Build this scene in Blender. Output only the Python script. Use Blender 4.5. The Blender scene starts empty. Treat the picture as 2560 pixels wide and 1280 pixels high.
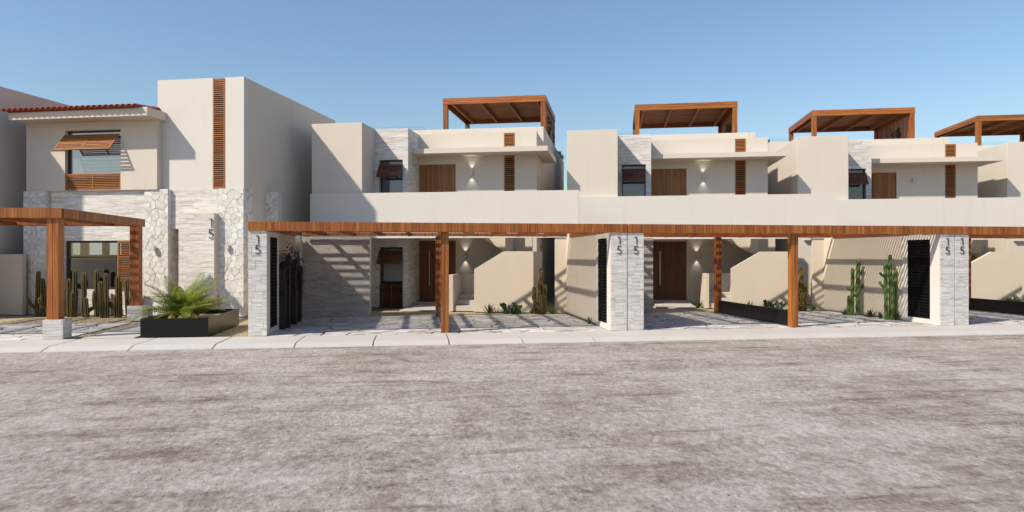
import bpy, bmesh, math, random
from mathutils import Vector, Matrix, noise

random.seed(7)
S = bpy.context.scene
COL = S.collection
R = math.radians

# ------------------------------------------------------------------ camera, sky, sun, exposure
CAM_H = 1.8
YAW = R(8.02)                       # camera looks a little to the right of the street normal
cam = bpy.data.cameras.new('camera')
cam.lens = 24.0; cam.sensor_width = 36.0; cam.sensor_fit = 'HORIZONTAL'
cam.clip_start = 0.1; cam.clip_end = 2000
camo = bpy.data.objects.new('camera', cam); COL.objects.link(camo)
camo.location = (0, 0, CAM_H); camo.rotation_euler = (R(90), 0, -YAW)
S.camera = camo

SUN = Vector((1.2120, 0.5525, -1.235)).normalized()     # the way the light travels
el = math.asin(-SUN.z); az = math.atan2(-SUN.x, -SUN.y)
w = bpy.data.worlds.new('World'); S.world = w; w.use_nodes = True
nt = w.node_tree; bg = nt.nodes['Background']
sky = nt.nodes.new('ShaderNodeTexSky'); sky.sky_type = 'NISHITA'
sky.sun_disc = False; sky.sun_elevation = el; sky.sun_rotation = az
sky.altitude = 0; sky.air_density = 1.35; sky.dust_density = 0.6; sky.ozone_density = 4.6
nt.links.new(sky.outputs[0], bg.inputs[0]); bg.inputs[1].default_value = 0.118
sl = bpy.data.lights.new('sun', 'SUN'); sl.energy = 4.75; sl.angle = R(1.2); sl.color = (1.0, 0.90, 0.765)
so = bpy.data.objects.new('sun', sl); COL.objects.link(so)
so.rotation_euler = SUN.to_track_quat('-Z', 'Y').to_euler(); so.location = (-20, -10, 30)
S.view_settings.view_transform = 'Standard'; S.view_settings.look = 'None'
S.view_settings.exposure = 0.25; S.view_settings.gamma = 1.0
S.view_settings.use_curve_mapping = False

# ------------------------------------------------------------------ frames
ALPHA = R(16.84)                    # the houses stand turned by this much to the street
CA, SA = math.cos(ALPHA), math.sin(ALPHA)
PITCH = 8.79                        # frontage of one unit along the street
X0 = -3.715                         # outer edge of the first gate pillar
YF = 15.95                          # street front of the carports
def hw(p, q): return (p * CA + q * SA, -p * SA + q * CA)

# ------------------------------------------------------------------ materials
def new_mat(name):
    m = bpy.data.materials.new(name); m.use_nodes = True
    return m, m.node_tree, m.node_tree.nodes['Principled BSDF']
def N(nt, t, **kw):
    n = nt.nodes.new(t)
    for k, v in kw.items(): setattr(n, k, v)
    return n
def ramp(nt, stops):
    r = N(nt, 'ShaderNodeValToRGB'); e = r.color_ramp.elements
    while len(e) < len(stops): e.new(0.5)
    for i, (p, c) in enumerate(stops):
        e[i].position = p; e[i].color = (*c, 1) if len(c) == 3 else c
    return r
def pos_scaled(nt, sc, rnd=True):
    g = N(nt, 'ShaderNodeNewGeometry'); v = N(nt, 'ShaderNodeVectorMath', operation='MULTIPLY')
    v.inputs[1].default_value = sc; nt.links.new(g.outputs['Position'], v.inputs[0])
    if not rnd: return v.outputs[0]
    oi = N(nt, 'ShaderNodeObjectInfo'); m = N(nt, 'ShaderNodeMath', operation='MULTIPLY'); m.inputs[1].default_value = 37.0
    nt.links.new(oi.outputs['Random'], m.inputs[0])
    a = N(nt, 'ShaderNodeVectorMath', operation='ADD'); nt.links.new(v.outputs[0], a.inputs[0]); nt.links.new(m.outputs[0], a.inputs[1])
    return a.outputs[0]
def noise_n(nt, vec, scale, detail=4, rough=.55):
    n = N(nt, 'ShaderNodeTexNoise'); n.inputs['Scale'].default_value = scale
    n.inputs['Detail'].default_value = detail; n.inputs['Roughness'].default_value = rough
    if vec is not None: nt.links.new(vec, n.inputs['Vector'])
    return n.outputs['Fac']
def mix(nt, f, a, b, mode='MIX'):
    m = N(nt, 'ShaderNodeMix', data_type='RGBA', blend_type=mode)
    for s, x in ((m.inputs[0], f), (m.inputs[6], a), (m.inputs[7], b)):
        if hasattr(x, 'is_linked'): nt.links.new(x, s)
        elif isinstance(x, (int, float)): s.default_value = x
        else: s.default_value = (*x, 1)
    return m.outputs[2]
def bump(nt, b, h, strength, dist):
    n = N(nt, 'ShaderNodeBump'); n.inputs['Strength'].default_value = strength; n.inputs['Distance'].default_value = dist
    nt.links.new(h, n.inputs['Height']); nt.links.new(n.outputs[0], b.inputs['Normal'])
def mapr(nt, x, a, b, c, d):
    m = N(nt, 'ShaderNodeMapRange'); nt.links.new(x, m.inputs[0])
    for i, v in enumerate((a, b, c, d)): m.inputs[i + 1].default_value = v
    return m.outputs[0]
def objrand(nt): return N(nt, 'ShaderNodeObjectInfo').outputs['Random']

def stucco(name, c):
    m, nt, b = new_mat(name)
    p = pos_scaled(nt, (1, 1, 1), False)
    n1 = noise_n(nt, p, .7, 5); n2 = noise_n(nt, p, 34, 3)
    ps = pos_scaled(nt, (3.2, 3.2, .35), False); n3 = noise_n(nt, ps, 1.2, 4)
    c1 = mix(nt, n1, [x * .95 for x in c], [min(1, x * 1.04) for x in c])
    c2 = mix(nt, mapr(nt, n3, .52, .8, 0, .35), c1, [x * .86 for x in c])
    nt.links.new(c2, b.inputs['Base Color']); b.inputs['Roughness'].default_value = .92
    b.inputs['Specular IOR Level'].default_value = .2
    bump(nt, b, n2, .25, .006); return m
def wood(name, sc, dark=(.115, .026, .007), mid=(.31, .104, .021), light=(.50, .222, .050), rough=.5, rvar=.35):
    m, nt, b = new_mat(name)
    p = pos_scaled(nt, sc)
    f = noise_n(nt, p, 1.0, 5, .6); r = objrand(nt)
    rp = ramp(nt, [(.28, dark), (.5, mid), (.74, light)]); nt.links.new(f, rp.inputs[0])
    c = mix(nt, mapr(nt, r, 0, 1, 0, rvar), rp.outputs[0], mid, 'MIX')
    hs = N(nt, 'ShaderNodeHueSaturation'); nt.links.new(c, hs.inputs['Color'])
    v = N(nt, 'ShaderNodeMath', operation='FRACT'); k = N(nt, 'ShaderNodeMath', operation='MULTIPLY'); k.inputs[1].default_value = 7.31
    nt.links.new(r, k.inputs[0]); nt.links.new(k.outputs[0], v.inputs[0])
    nt.links.new(mapr(nt, v.outputs[0], 0, 1, .72, 1.12), hs.inputs['Value'])
    nt.links.new(mapr(nt, r, 0, 1, .488, .504), hs.inputs['Hue'])
    nt.links.new(hs.outputs[0], b.inputs['Base Color']); b.inputs['Roughness'].default_value = rough
    b.inputs['Specular IOR Level'].default_value = .35
    bump(nt, b, f, .2, .004); return m
def travertine(name, tone=1.0):
    m, nt, b = new_mat(name)
    p = pos_scaled(nt, (1.3, 1.3, 26)); f = noise_n(nt, p, 1.1, 7, .65)
    p2 = pos_scaled(nt, (5, 5, 70)); g = noise_n(nt, p2, 1.2, 4, .6)
    t = lambda *c: tuple(x * tone for x in c)
    rp = ramp(nt, [(.3, t(.42, .36, .31)), (.43, t(.62, .57, .52)), (.56, t(.78, .755, .725)), (.75, t(.83, .81, .79))]); nt.links.new(f, rp.inputs[0])
    c = mix(nt, mapr(nt, g, .56, .75, 0, .45), rp.outputs[0], t(.40, .345, .30))
    hs = N(nt, 'ShaderNodeHueSaturation'); nt.links.new(c, hs.inputs['Color'])
    nt.links.new(mapr(nt, objrand(nt), 0, 1, .91, 1.05), hs.inputs['Value'])
    nt.links.new(hs.outputs[0], b.inputs['Base Color']); b.inputs['Roughness'].default_value = .75
    b.inputs['Specular IOR Level'].default_value = .25
    bump(nt, b, g, .35, .004); return m
def flag_mat():
    m, nt, b = new_mat('flagstone')
    p = pos_scaled(nt, (1, 1, 1)); f = noise_n(nt, p, 5, 6, .6); g = noise_n(nt, p, 26, 4)
    rp = ramp(nt, [(.3, (.42, .37, .31)), (.42, (.58, .545, .50)), (.52, (.65, .635, .61)), (.7, (.71, .70, .685))]); nt.links.new(f, rp.inputs[0])
    hs = N(nt, 'ShaderNodeHueSaturation'); nt.links.new(rp.outputs[0], hs.inputs['Color'])
    nt.links.new(mapr(nt, objrand(nt), 0, 1, .86, 1.05), hs.inputs['Value'])
    nt.links.new(hs.outputs[0], b.inputs['Base Color']); b.inputs['Roughness'].default_value = .85
    a = N(nt, 'ShaderNodeMath', operation='MULTIPLY_ADD'); a.inputs[1].default_value = .35
    nt.links.new(g, a.inputs[0]); nt.links.new(f, a.inputs[2])
    bump(nt, b, a.outputs[0], .6, .02); return m
def paving_mat():
    m, nt, b = new_mat('paving_stone')
    p = pos_scaled(nt, (1, 2.2, 1)); f = noise_n(nt, p, 2.6, 7, .68); g = noise_n(nt, p, 22, 4, .6)
    rp = ramp(nt, [(.34, (.13, .112, .095)), (.42, (.38, .355, .325)), (.50, (.60, .58, .55)), (.64, (.71, .695, .67))]); nt.links.new(f, rp.inputs[0])
    c = mix(nt, mapr(nt, g, .56, .70, 0, .7), rp.outputs[0], (.20, .175, .15))
    hs = N(nt, 'ShaderNodeHueSaturation'); nt.links.new(c, hs.inputs['Color'])
    nt.links.new(mapr(nt, objrand(nt), 0, 1, .72, 1.05), hs.inputs['Value'])
    nt.links.new(hs.outputs[0], b.inputs['Base Color']); b.inputs['Roughness'].default_value = .7
    bump(nt, b, g, .4, .006); return m
def road_mat():
    m, nt, b = new_mat('worn_road')
    pa = pos_scaled(nt, (.34, .40, 1), False); pb = pos_scaled(nt, (.9, .62, 1), False); pc = pos_scaled(nt, (1, .55, 1), False)
    big = noise_n(nt, pa, 1.1, 9, .72); medium = noise_n(nt, pb, 3.1, 10, .78)
    fine = noise_n(nt, pc, 34, 6, .9); grit = noise_n(nt, pc, 95, 3, .75)
    brown = noise_n(nt, pb, .55, 8, .75)
    ps = pos_scaled(nt, (.16, 2.6, 1), False); streak = noise_n(nt, ps, .8, 7, .7)
    lump = noise_n(nt, pc, 14, 8, .85); spots = noise_n(nt, pb, 2.0, 10, .85); pale = noise_n(nt, pb, 1.3, 10, .85)
    def madd(x, k, add=None):
        n = N(nt, 'ShaderNodeMath', operation='MULTIPLY_ADD'); n.inputs[1].default_value = k; nt.links.new(x, n.inputs[0])
        if add is None: n.inputs[2].default_value = 0
        else: nt.links.new(add, n.inputs[2])
        return n.outputs[0]
    base = madd(big, .30, madd(medium, .34, madd(streak, .14, madd(lump, .22))))
    r1 = ramp(nt, [(.40, (.19, .150, .120)), (.455, (.34, .296, .262)), (.50, (.435, .388, .350)), (.57, (.545, .50, .46))]); nt.links.new(base, r1.inputs[0])
    c = mix(nt, mapr(nt, brown, .52, .70, 0, .5), r1.outputs[0], (.20, .15, .108))
    pt = pos_scaled(nt, (.30, 2.0, 1), False); track = noise_n(nt, pt, 1.2, 8, .72)
    mk = N(nt, 'ShaderNodeMath', operation='MULTIPLY'); nt.links.new(mapr(nt, track, .52, .63, 0, .9), mk.inputs[0]); nt.links.new(mapr(nt, brown, .42, .56, .15, 1), mk.inputs[1])
    c = mix(nt, mk.outputs[0], c, (.19, .145, .108))
    c = mix(nt, mapr(nt, track, .30, .42, .35, 0), c, (.55, .515, .48))
    c = mix(nt, mapr(nt, spots, .60, .70, 0, .6), c, (.135, .105, .082))
    c = mix(nt, mapr(nt, pale, .60, .72, 0, .5), c, (.52, .485, .455))
    c = mix(nt, mapr(nt, lump, .36, .64, 0, 1), mix(nt, 1.0, c, (.66, .65, .64), 'MULTIPLY'), mix(nt, 1.0, c, (1.25, 1.25, 1.25), 'MULTIPLY'))
    c = mix(nt, mapr(nt, fine, .3, .7, 0, 1), mix(nt, 1.0, c, (.70, .69, .68), 'MULTIPLY'), mix(nt, 1.0, c, (1.22, 1.22, 1.22), 'MULTIPLY'))
    c = mix(nt, mapr(nt, grit, .66, .76, 0, .6), c, (.09, .075, .065))
    nt.links.new(c, b.inputs['Base Color']); b.inputs['Roughness'].default_value = .9
    b.inputs['Specular IOR Level'].default_value = .2
    bump(nt, b, madd(fine, .3, lump), .8, .035); return m
def simple(name, c, rough=.6, metal=0, n=None, spec=.4, bstr=.2, bdist=.004):
    m, nt, b = new_mat(name)
    p = pos_scaled(nt, (1, 1, 1)); f = noise_n(nt, p, n or 6, 5, .6)
    nt.links.new(mix(nt, f, [x * .82 for x in c], [min(1, x * 1.14) for x in c]), b.inputs['Base Color'])
    b.inputs['Roughness'].default_value = rough; b.inputs['Metallic'].default_value = metal
    b.inputs['Specular IOR Level'].default_value = spec
    bump(nt, b, f, bstr, bdist); return m
def concrete_mat():
    m, nt, b = new_mat('pale_concrete')
    p = pos_scaled(nt, (1, 1, 1)); f = noise_n(nt, p, 1.6, 6, .6); g = noise_n(nt, p, 60, 3)
    q = pos_scaled(nt, (.5, 5, 3)); h = noise_n(nt, q, 1.3, 5, .6)
    c = mix(nt, f, (.43, .405, .375), (.54, .515, .485))
    c = mix(nt, mapr(nt, h, .55, .78, 0, .4), c, (.47, .43, .39))
    nt.links.new(c, b.inputs['Base Color']); b.inputs['Roughness'].default_value = .85
    bump(nt, b, g, .2, .003); return m
def gravel_mat():
    m, nt, b = new_mat('tan_gravel')
    p = pos_scaled(nt, (1, 1, 1), False); v = N(nt, 'ShaderNodeTexVoronoi'); v.inputs['Scale'].default_value = 38; nt.links.new(p, v.inputs['Vector'])
    rp = ramp(nt, [(0, (.30, .235, .14)), (.5, (.42, .34, .21)), (1, (.55, .47, .33))]); nt.links.new(v.outputs['Color'], rp.inputs[0])
    nt.links.new(rp.outputs[0], b.inputs['Base Color']); b.inputs['Roughness'].default_value = .95
    bump(nt, b, v.outputs['Distance'], .8, .02); return m
def glass_mat(name, base, ior, rough=.02, trans=0.0):
    m, nt, b = new_mat(name); out = nt.nodes['Material Output']
    gl = N(nt, 'ShaderNodeBsdfGlossy'); gl.inputs['Roughness'].default_value = rough
    fr = N(nt, 'ShaderNodeFresnel'); fr.inputs['IOR'].default_value = ior
    if trans:
        d = N(nt, 'ShaderNodeBsdfTransparent'); d.inputs['Color'].default_value = (*base, 1)
    else:
        d = N(nt, 'ShaderNodeBsdfDiffuse'); d.inputs['Color'].default_value = (*base, 1)
    ms = N(nt, 'ShaderNodeMixShader'); nt.links.new(fr.outputs[0], ms.inputs[0])
    nt.links.new(d.outputs[0], ms.inputs[1]); nt.links.new(gl.outputs[0], ms.inputs[2]); nt.links.new(ms.outputs[0], out.inputs[0])
    return m
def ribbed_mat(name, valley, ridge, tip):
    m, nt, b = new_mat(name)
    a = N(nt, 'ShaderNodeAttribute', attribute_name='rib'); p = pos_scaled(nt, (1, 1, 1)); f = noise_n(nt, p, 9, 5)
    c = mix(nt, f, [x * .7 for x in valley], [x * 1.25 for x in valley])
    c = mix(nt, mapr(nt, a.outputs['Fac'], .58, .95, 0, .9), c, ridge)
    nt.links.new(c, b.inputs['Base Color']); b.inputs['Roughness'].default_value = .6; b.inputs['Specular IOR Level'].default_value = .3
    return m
def leaf_mat(name, c1, c2, trans=.25):
    m, nt, b = new_mat(name)
    p = pos_scaled(nt, (1, 1, 1)); f = noise_n(nt, p, 5, 4)
    nt.links.new(mix(nt, f, c1, c2), b.inputs['Base Color']); b.inputs['Roughness'].default_value = .5
    b.inputs['Specular IOR Level'].default_value = .35
    out = nt.nodes['Material Output']; t = N(nt, 'ShaderNodeBsdfTranslucent'); t.inputs['Color'].default_value = (c2[0] * 1.6, c2[1] * 1.7, c2[2] * .9, 1)
    ms = N(nt, 'ShaderNodeMixShader'); ms.inputs[0].default_value = trans
    nt.links.new(b.outputs[0], ms.inputs[1]); nt.links.new(t.outputs[0], ms.inputs[2]); nt.links.new(ms.outputs[0], out.inputs[0])
    return m

def glow_mat():  # emission imitates daylight; no light really comes through
    m, nt, b = new_mat('daylight_glow')
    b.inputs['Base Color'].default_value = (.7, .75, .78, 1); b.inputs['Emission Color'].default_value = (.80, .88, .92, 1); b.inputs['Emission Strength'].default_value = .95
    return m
M = dict(
    stucco=stucco('cream_stucco', (.595, .54, .465)),
    stucco_warm=stucco('warm_stucco', (.60, .525, .43)),
    stucco_white=stucco('white_stucco', (.62, .585, .535)),
    wood_v=wood('teak_vertical', (34, 34, 1.1)),
    wood_h=wood('teak_horizontal', (1.1, 1.1, 34)),
    wood_y=wood('teak_beam', (2, 2, 30)),
    door=wood('walnut_door', (30, 30, .9), (.06, .018, .007), (.155, .052, .018), (.26, .105, .037), .45),
    door_up=wood('oak_door', (30, 30, .9), (.13, .048, .014), (.30, .135, .042), (.46, .24, .085), .5),
    louver=wood('louver_wood', (2, 2, 40), (.20, .072, .022), (.36, .15, .045), (.48, .225, .075), .5, .6),
    louver_dark=wood('dark_louver_wood', (2, 2, 40), (.07, .024, .011), (.13, .047, .02), (.19, .08, .034), .5, .6),
    trav=travertine('travertine', .87), trav_grey=travertine('grey_travertine', .68),
    flag=flag_mat(), mortar=simple('mortar', (.50, .47, .43), .95, n=20),
    pave=paving_mat(), grout=simple('dark_grout', (.15, .13, .115), .95, n=30),
    road=road_mat(), conc=concrete_mat(), gravel=gravel_mat(),
    black=simple('black_metal', (.008, .0076, .0076), .30, 0, spec=.25, bstr=.02),
    blackslat=simple('black_slat', (.006, .006, .006), .6, 0, spec=.12),
    frame=simple('dark_frame', (.025, .022, .02), .4, 0),
    glass=glass_mat('window_glass', (.06, .063, .095), 2.1),
    glass_bright=glass_mat('reflecting_glass', (.11, .108, .105), 3.4),
    glass_clear=glass_mat('clear_glass', (.62, .63, .60), 1.5, .01, 1.0),
    glass_rail=glass_mat('railing_glass', (.93, .96, .97), 1.35, .01, 1.0),
    digit=simple('numeral_metal', (.022, .021, .021), .6, 0, spec=.2),
    steel=simple('brushed_steel', (.5, .5, .5), .35, 1.0),
    lamp=simple('lamp_body', (.55, .53, .50), .5, .1),
    clay=simple('clay_tile', (.33, .075, .035), .75, n=14, bdist=.01),
    soil=simple('dark_soil', (.20, .15, .09), .95, n=30, bdist=.02),
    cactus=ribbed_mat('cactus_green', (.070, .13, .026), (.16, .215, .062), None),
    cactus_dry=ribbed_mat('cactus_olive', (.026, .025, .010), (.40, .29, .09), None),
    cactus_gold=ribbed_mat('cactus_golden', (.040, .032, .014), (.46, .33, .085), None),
    frond=leaf_mat('frond_green', (.07, .11, .018), (.27, .31, .075), .3),
    agave=leaf_mat('agave_green', (.022, .045, .022), (.06, .10, .045), .08),
    aloe=leaf_mat('aloe_green', (.04, .09, .02), (.11, .18, .045), .15),
    pad=leaf_mat('pad_green', (.025, .06, .022), (.075, .135, .05), .05),
    ivy=leaf_mat('ivy_green', (.018, .04, .012), (.05, .095, .028), .2),
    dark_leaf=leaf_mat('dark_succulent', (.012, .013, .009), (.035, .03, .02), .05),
    bulb=simple('palm_husk', (.50, .40, .10), .7, n=20),
    glow=glow_mat(),
    floor=simple('interior_floor', (.3, .27, .23), .8),
)

# ------------------------------------------------------------------ object helpers
def link(o, parent=None):
    COL.objects.link(o)
    if parent is not None: o.parent = parent
    return o
def thing(name, label, cat, loc=(0, 0, 0), rz=0, group=None, kind=None):
    o = bpy.data.objects.new(name, None); o.empty_display_size = .2
    o.location = loc; o.rotation_euler = (0, 0, rz)
    o['label'] = label; o['category'] = cat
    if group: o['group'] = group
    if kind: o['kind'] = kind
    return link(o)
def house_thing(name, label, cat, p, q, z=0, i=0, group=None, rz=0):
    x, y = hw(p, q)
    return thing(name, label, cat, (x + i * PITCH, y, z), -ALPHA + rz, group)
CUBES = {}
def cube(mat):
    if mat not in CUBES:
        bm = bmesh.new(); bmesh.ops.create_cube(bm, size=1.0)
        me = bpy.data.meshes.new('unit_' + mat); bm.to_mesh(me); bm.free(); me.materials.append(M[mat]); CUBES[mat] = me
    return CUBES[mat]
def box(name, parent, x0, x1, y0, y1, z0, z1, mat, rot=None):
    """a cheap piece: the shared unit cube, scaled"""
    o = bpy.data.objects.new(name, cube(mat)); o.location = ((x0 + x1) / 2, (y0 + y1) / 2, (z0 + z1) / 2)
    o.scale = (abs(x1 - x0), abs(y1 - y0), abs(z1 - z0))
    if rot: o.rotation_euler = rot
    return link(o, parent)
BB = {}
def bbox(name, parent, x0, x1, y0, y1, z0, z1, mat, bev=.012):
    """a solid block with softened edges"""
    k = (round(x1 - x0, 4), round(y1 - y0, 4), round(z1 - z0, 4), mat, bev)
    if k not in BB:
        bm = bmesh.new(); bmesh.ops.create_cube(bm, size=1.0)
        bmesh.ops.scale(bm, vec=k[:3], verts=bm.verts)
        bmesh.ops.bevel(bm, geom=bm.edges[:], offset=min(bev, min(k[:3]) * .3), segments=2, affect='EDGES', profile=.6)
        me = bpy.data.meshes.new(name); bm.to_mesh(me); bm.free(); me.materials.append(M[mat]); BB[k] = me
    o = bpy.data.objects.new(name, BB[k]); o.location = ((x0 + x1) / 2, (y0 + y1) / 2, (z0 + z1) / 2)
    return link(o, parent)
def mesh_obj(name, verts, faces, mat, parent=None, loc=(0, 0, 0), rot=None, smooth=False, attr=None):
    me = bpy.data.meshes.new(name); me.from_pydata([tuple(v) for v in verts], [], faces); me.update()
    bm = bmesh.new(); bm.from_mesh(me); bmesh.ops.recalc_face_normals(bm, faces=bm.faces); bm.to_mesh(me); bm.free()
    me.materials.append(M[mat])
    if attr:
        a = me.attributes.new('rib', 'FLOAT', 'POINT'); a.data.foreach_set('value', attr)
    if smooth: me.polygons.foreach_set('use_smooth', [True] * len(me.polygons))
    o = bpy.data.objects.new(name, me); o.location = loc
    if rot: o.rotation_euler = rot
    return link(o, parent)
def prism(name, parent, poly, a0, a1, plane, mat, loc=(0, 0, 0)):
    """extrude a polygon; plane 'xz' extrudes along y, 'yz' along x, 'xy' along z"""
    n = len(poly); f = {'xz': lambda u, v, a: (u, a, v), 'yz': lambda u, v, a: (a, u, v), 'xy': lambda u, v, a: (u, v, a)}[plane]
    vs = [f(u, v, a0) for u, v in poly] + [f(u, v, a1) for u, v in poly]
    fs = [list(range(n)), list(range(n, 2 * n))] + [[i, (i + 1) % n, n + (i + 1) % n, n + i] for i in range(n)]
    return mesh_obj(name, vs, fs, mat, parent, loc)
def holed(name, parent, u0, u1, z0, z1, t0, t1, holes, mat, along='x'):
    """a wall slab with rectangular openings; along x: u is x and t is y; along y: u is y and t is x"""
    us = sorted({u0, u1, *[h[0] for h in holes], *[h[1] for h in holes]}); us = [u for u in us if u0 <= u <= u1]
    zs = sorted({z0, z1, *[h[2] for h in holes], *[h[3] for h in holes]}); zs = [z for z in zs if z0 <= z <= z1]
    def solid(i, j):
        if i < 0 or j < 0 or i >= len(us) - 1 or j >= len(zs) - 1: return False
        cu, cz = (us[i] + us[i + 1]) / 2, (zs[j] + zs[j + 1]) / 2
        return not any(h[0] < cu < h[1] and h[2] < cz < h[3] for h in holes)
    vid = {}; vs = []; fs = []
    P = (lambda u, t, z: (u, t, z)) if along == 'x' else (lambda u, t, z: (t, u, z))
    def V(i, k, j):
        if (i, k, j) not in vid:
            vid[(i, k, j)] = len(vs); vs.append(P(us[i], (t0, t1)[k], zs[j]))
        return vid[(i, k, j)]
    for i in range(len(us) - 1):
        for j in range(len(zs) - 1):
            if not solid(i, j): continue
            for k in (0, 1): fs.append([V(i, k, j), V(i + 1, k, j), V(i + 1, k, j + 1), V(i, k, j + 1)])
            for (di, dj, a, b) in ((-1, 0, (i, j), (i, j + 1)), (1, 0, (i + 1, j), (i + 1, j + 1)), (0, -1, (i, j), (i + 1, j)), (0, 1, (i, j + 1), (i + 1, j + 1))):
                if not solid(i + di, j + dj): fs.append([V(a[0], 0, a[1]), V(b[0], 0, b[1]), V(b[0], 1, b[1]), V(a[0], 1, a[1])])
    return mesh_obj(name, vs, fs, mat, parent)
def tiles(parent, face, c, u0, u1, z0, z1, du, dz, holes=(), mat='trav', th=.02, gap=.0025, rng=random):
    """stone tiles laid one by one; face '-y' lies on y=c, '+x' on x=c, '-x' on x=c"""
    zb = sorted({z0, z1, *[h[2] for h in holes], *[h[3] for h in holes]}); zb = [z for z in zb if z0 <= z <= z1]
    rows = []
    for a, b in zip(zb, zb[1:]):
        n = max(1, round((b - a) / dz)); rows += [(a + (b - a) * k / n, a + (b - a) * (k + 1) / n) for k in range(n)]
    for r, (a, b) in enumerate(rows):
        cz = (a + b) / 2; segs = [(u0, u1)]
        for h in holes:
            if h[2] < cz < h[3]:
                ns = []
                for s in segs:
                    if h[1] <= s[0] or h[0] >= s[1]: ns.append(s); continue
                    if h[0] > s[0]: ns.append((s[0], h[0]))
                    if h[1] < s[1]: ns.append((h[1], s[1]))
                segs = ns
        for s in segs:
            cuts = [s[0]]; u = s[0] + du * (rng.choice((.35, .5, .75, 1.0)))
            while u < s[1] - du * .3: cuts.append(u); u += du * rng.uniform(.9, 1.1)
            cuts.append(s[1])
            for x0, x1 in zip(cuts, cuts[1:]):
                t = th + rng.uniform(-.0025, .0025)
                if face == '-y': box('tile', parent, x0 + gap / 2, x1 - gap / 2, c - t, c, a + gap / 2, b - gap / 2, mat)
                elif face == '+x': box('tile', parent, c, c + t, x0 + gap / 2, x1 - gap / 2, a + gap / 2, b - gap / 2, mat)
                else: box('tile', parent, c - t, c, x0 + gap / 2, x1 - gap / 2, a + gap / 2, b - gap / 2, mat)
def clip(poly, nx, ny, d):
    out = []
    for i in range(len(poly)):
        a, b = poly[i], poly[(i + 1) % len(poly)]
        da, db = nx * a[0] + ny * a[1] - d, nx * b[0] + ny * b[1] - d
        if da <= 0: out.append(a)
        if da * db < 0:
            t = da / (da - db); out.append((a[0] + (b[0] - a[0]) * t, a[1] + (b[1] - a[1]) * t))
    return out
def cells(u0, u1, v0, v1, du, dv, gap, rng, jit=.46):
    nu, nv = max(1, round((u1 - u0) / du)), max(1, round((v1 - v0) / dv)); a, b = (u1 - u0) / nu, (v1 - v0) / nv
    sx = du / dv                    # cells are stretched: measure in scaled space
    seeds = [(u0 + (i + .5 + (.25 if j % 2 else -.25) + rng.uniform(-jit, jit)) * a, v0 + (j + .5 + rng.uniform(-jit, jit)) * b) for i in range(nu) for j in range(nv)]
    out = []
    for k, s in enumerate(seeds):
        poly = [(u0 / sx, v0), (u1 / sx, v0), (u1 / sx, v1), (u0 / sx, v1)]; p = (s[0] / sx, s[1])
        for m, t in enumerate(seeds):
            if m == k or abs(t[0] - s[0]) > 3.2 * du or abs(t[1] - s[1]) > 3.2 * dv: continue
            r = (t[0] / sx, t[1]); nx, ny = r[0] - p[0], r[1] - p[1]; L = math.hypot(nx, ny)
            if L < 1e-6: continue
            nx /= L; ny /= L
            poly = clip(poly, nx, ny, nx * (p[0] + r[0]) / 2 + ny * (p[1] + r[1]) / 2 - gap / 2)
            if len(poly) < 3: break
        if len(poly) >= 3: out.append([(x * sx, y) for x, y in poly])
    return out
def stone(name, parent, poly, face, c, th, mat, rng, cham=.012):
    cx = sum(p[0] for p in poly) / len(poly); cy = sum(p[1] for p in poly) / len(poly)
    def ins(d):
        r = []
        for x, y in poly:
            L = math.hypot(x - cx, y - cy) or 1; k = max(.3, 1 - d / L); r.append(((x - cx) * k, (y - cy) * k))
        return r
    lo = [(x - cx, y - cy) for x, y in poly]; hi = ins(cham); n = len(poly)
    tilt = (rng.uniform(-.02, .02), rng.uniform(-.02, .02)) if face != 'z' else (rng.uniform(-.004, .004), rng.uniform(-.004, .004))
    rings = [[(x, y, 0) for x, y in lo], [(x, y, th - cham * .7) for x, y in lo], [(x, y, th + x * tilt[0] + y * tilt[1]) for x, y in hi]]
    f = {'z': lambda u, v, h: (u, v, h), '-y': lambda u, v, h: (u, -h, v), '+x': lambda u, v, h: (h, u, v), '-x': lambda u, v, h: (-h, u, v)}[face]
    vs = [f(*v) for r in rings for v in r]
    fs = [[k * n + i, k * n + (i + 1) % n, (k + 1) * n + (i + 1) % n, (k + 1) * n + i] for k in (0, 1) for i in range(n)] + [list(range(2 * n, 3 * n))]
    loc = {'z': (cx, cy, c), '-y': (cx, c, cy), '+x': (c, cx, cy), '-x': (c, cx, cy)}[face]
    return mesh_obj(name, vs, fs, mat, parent, loc)

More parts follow.
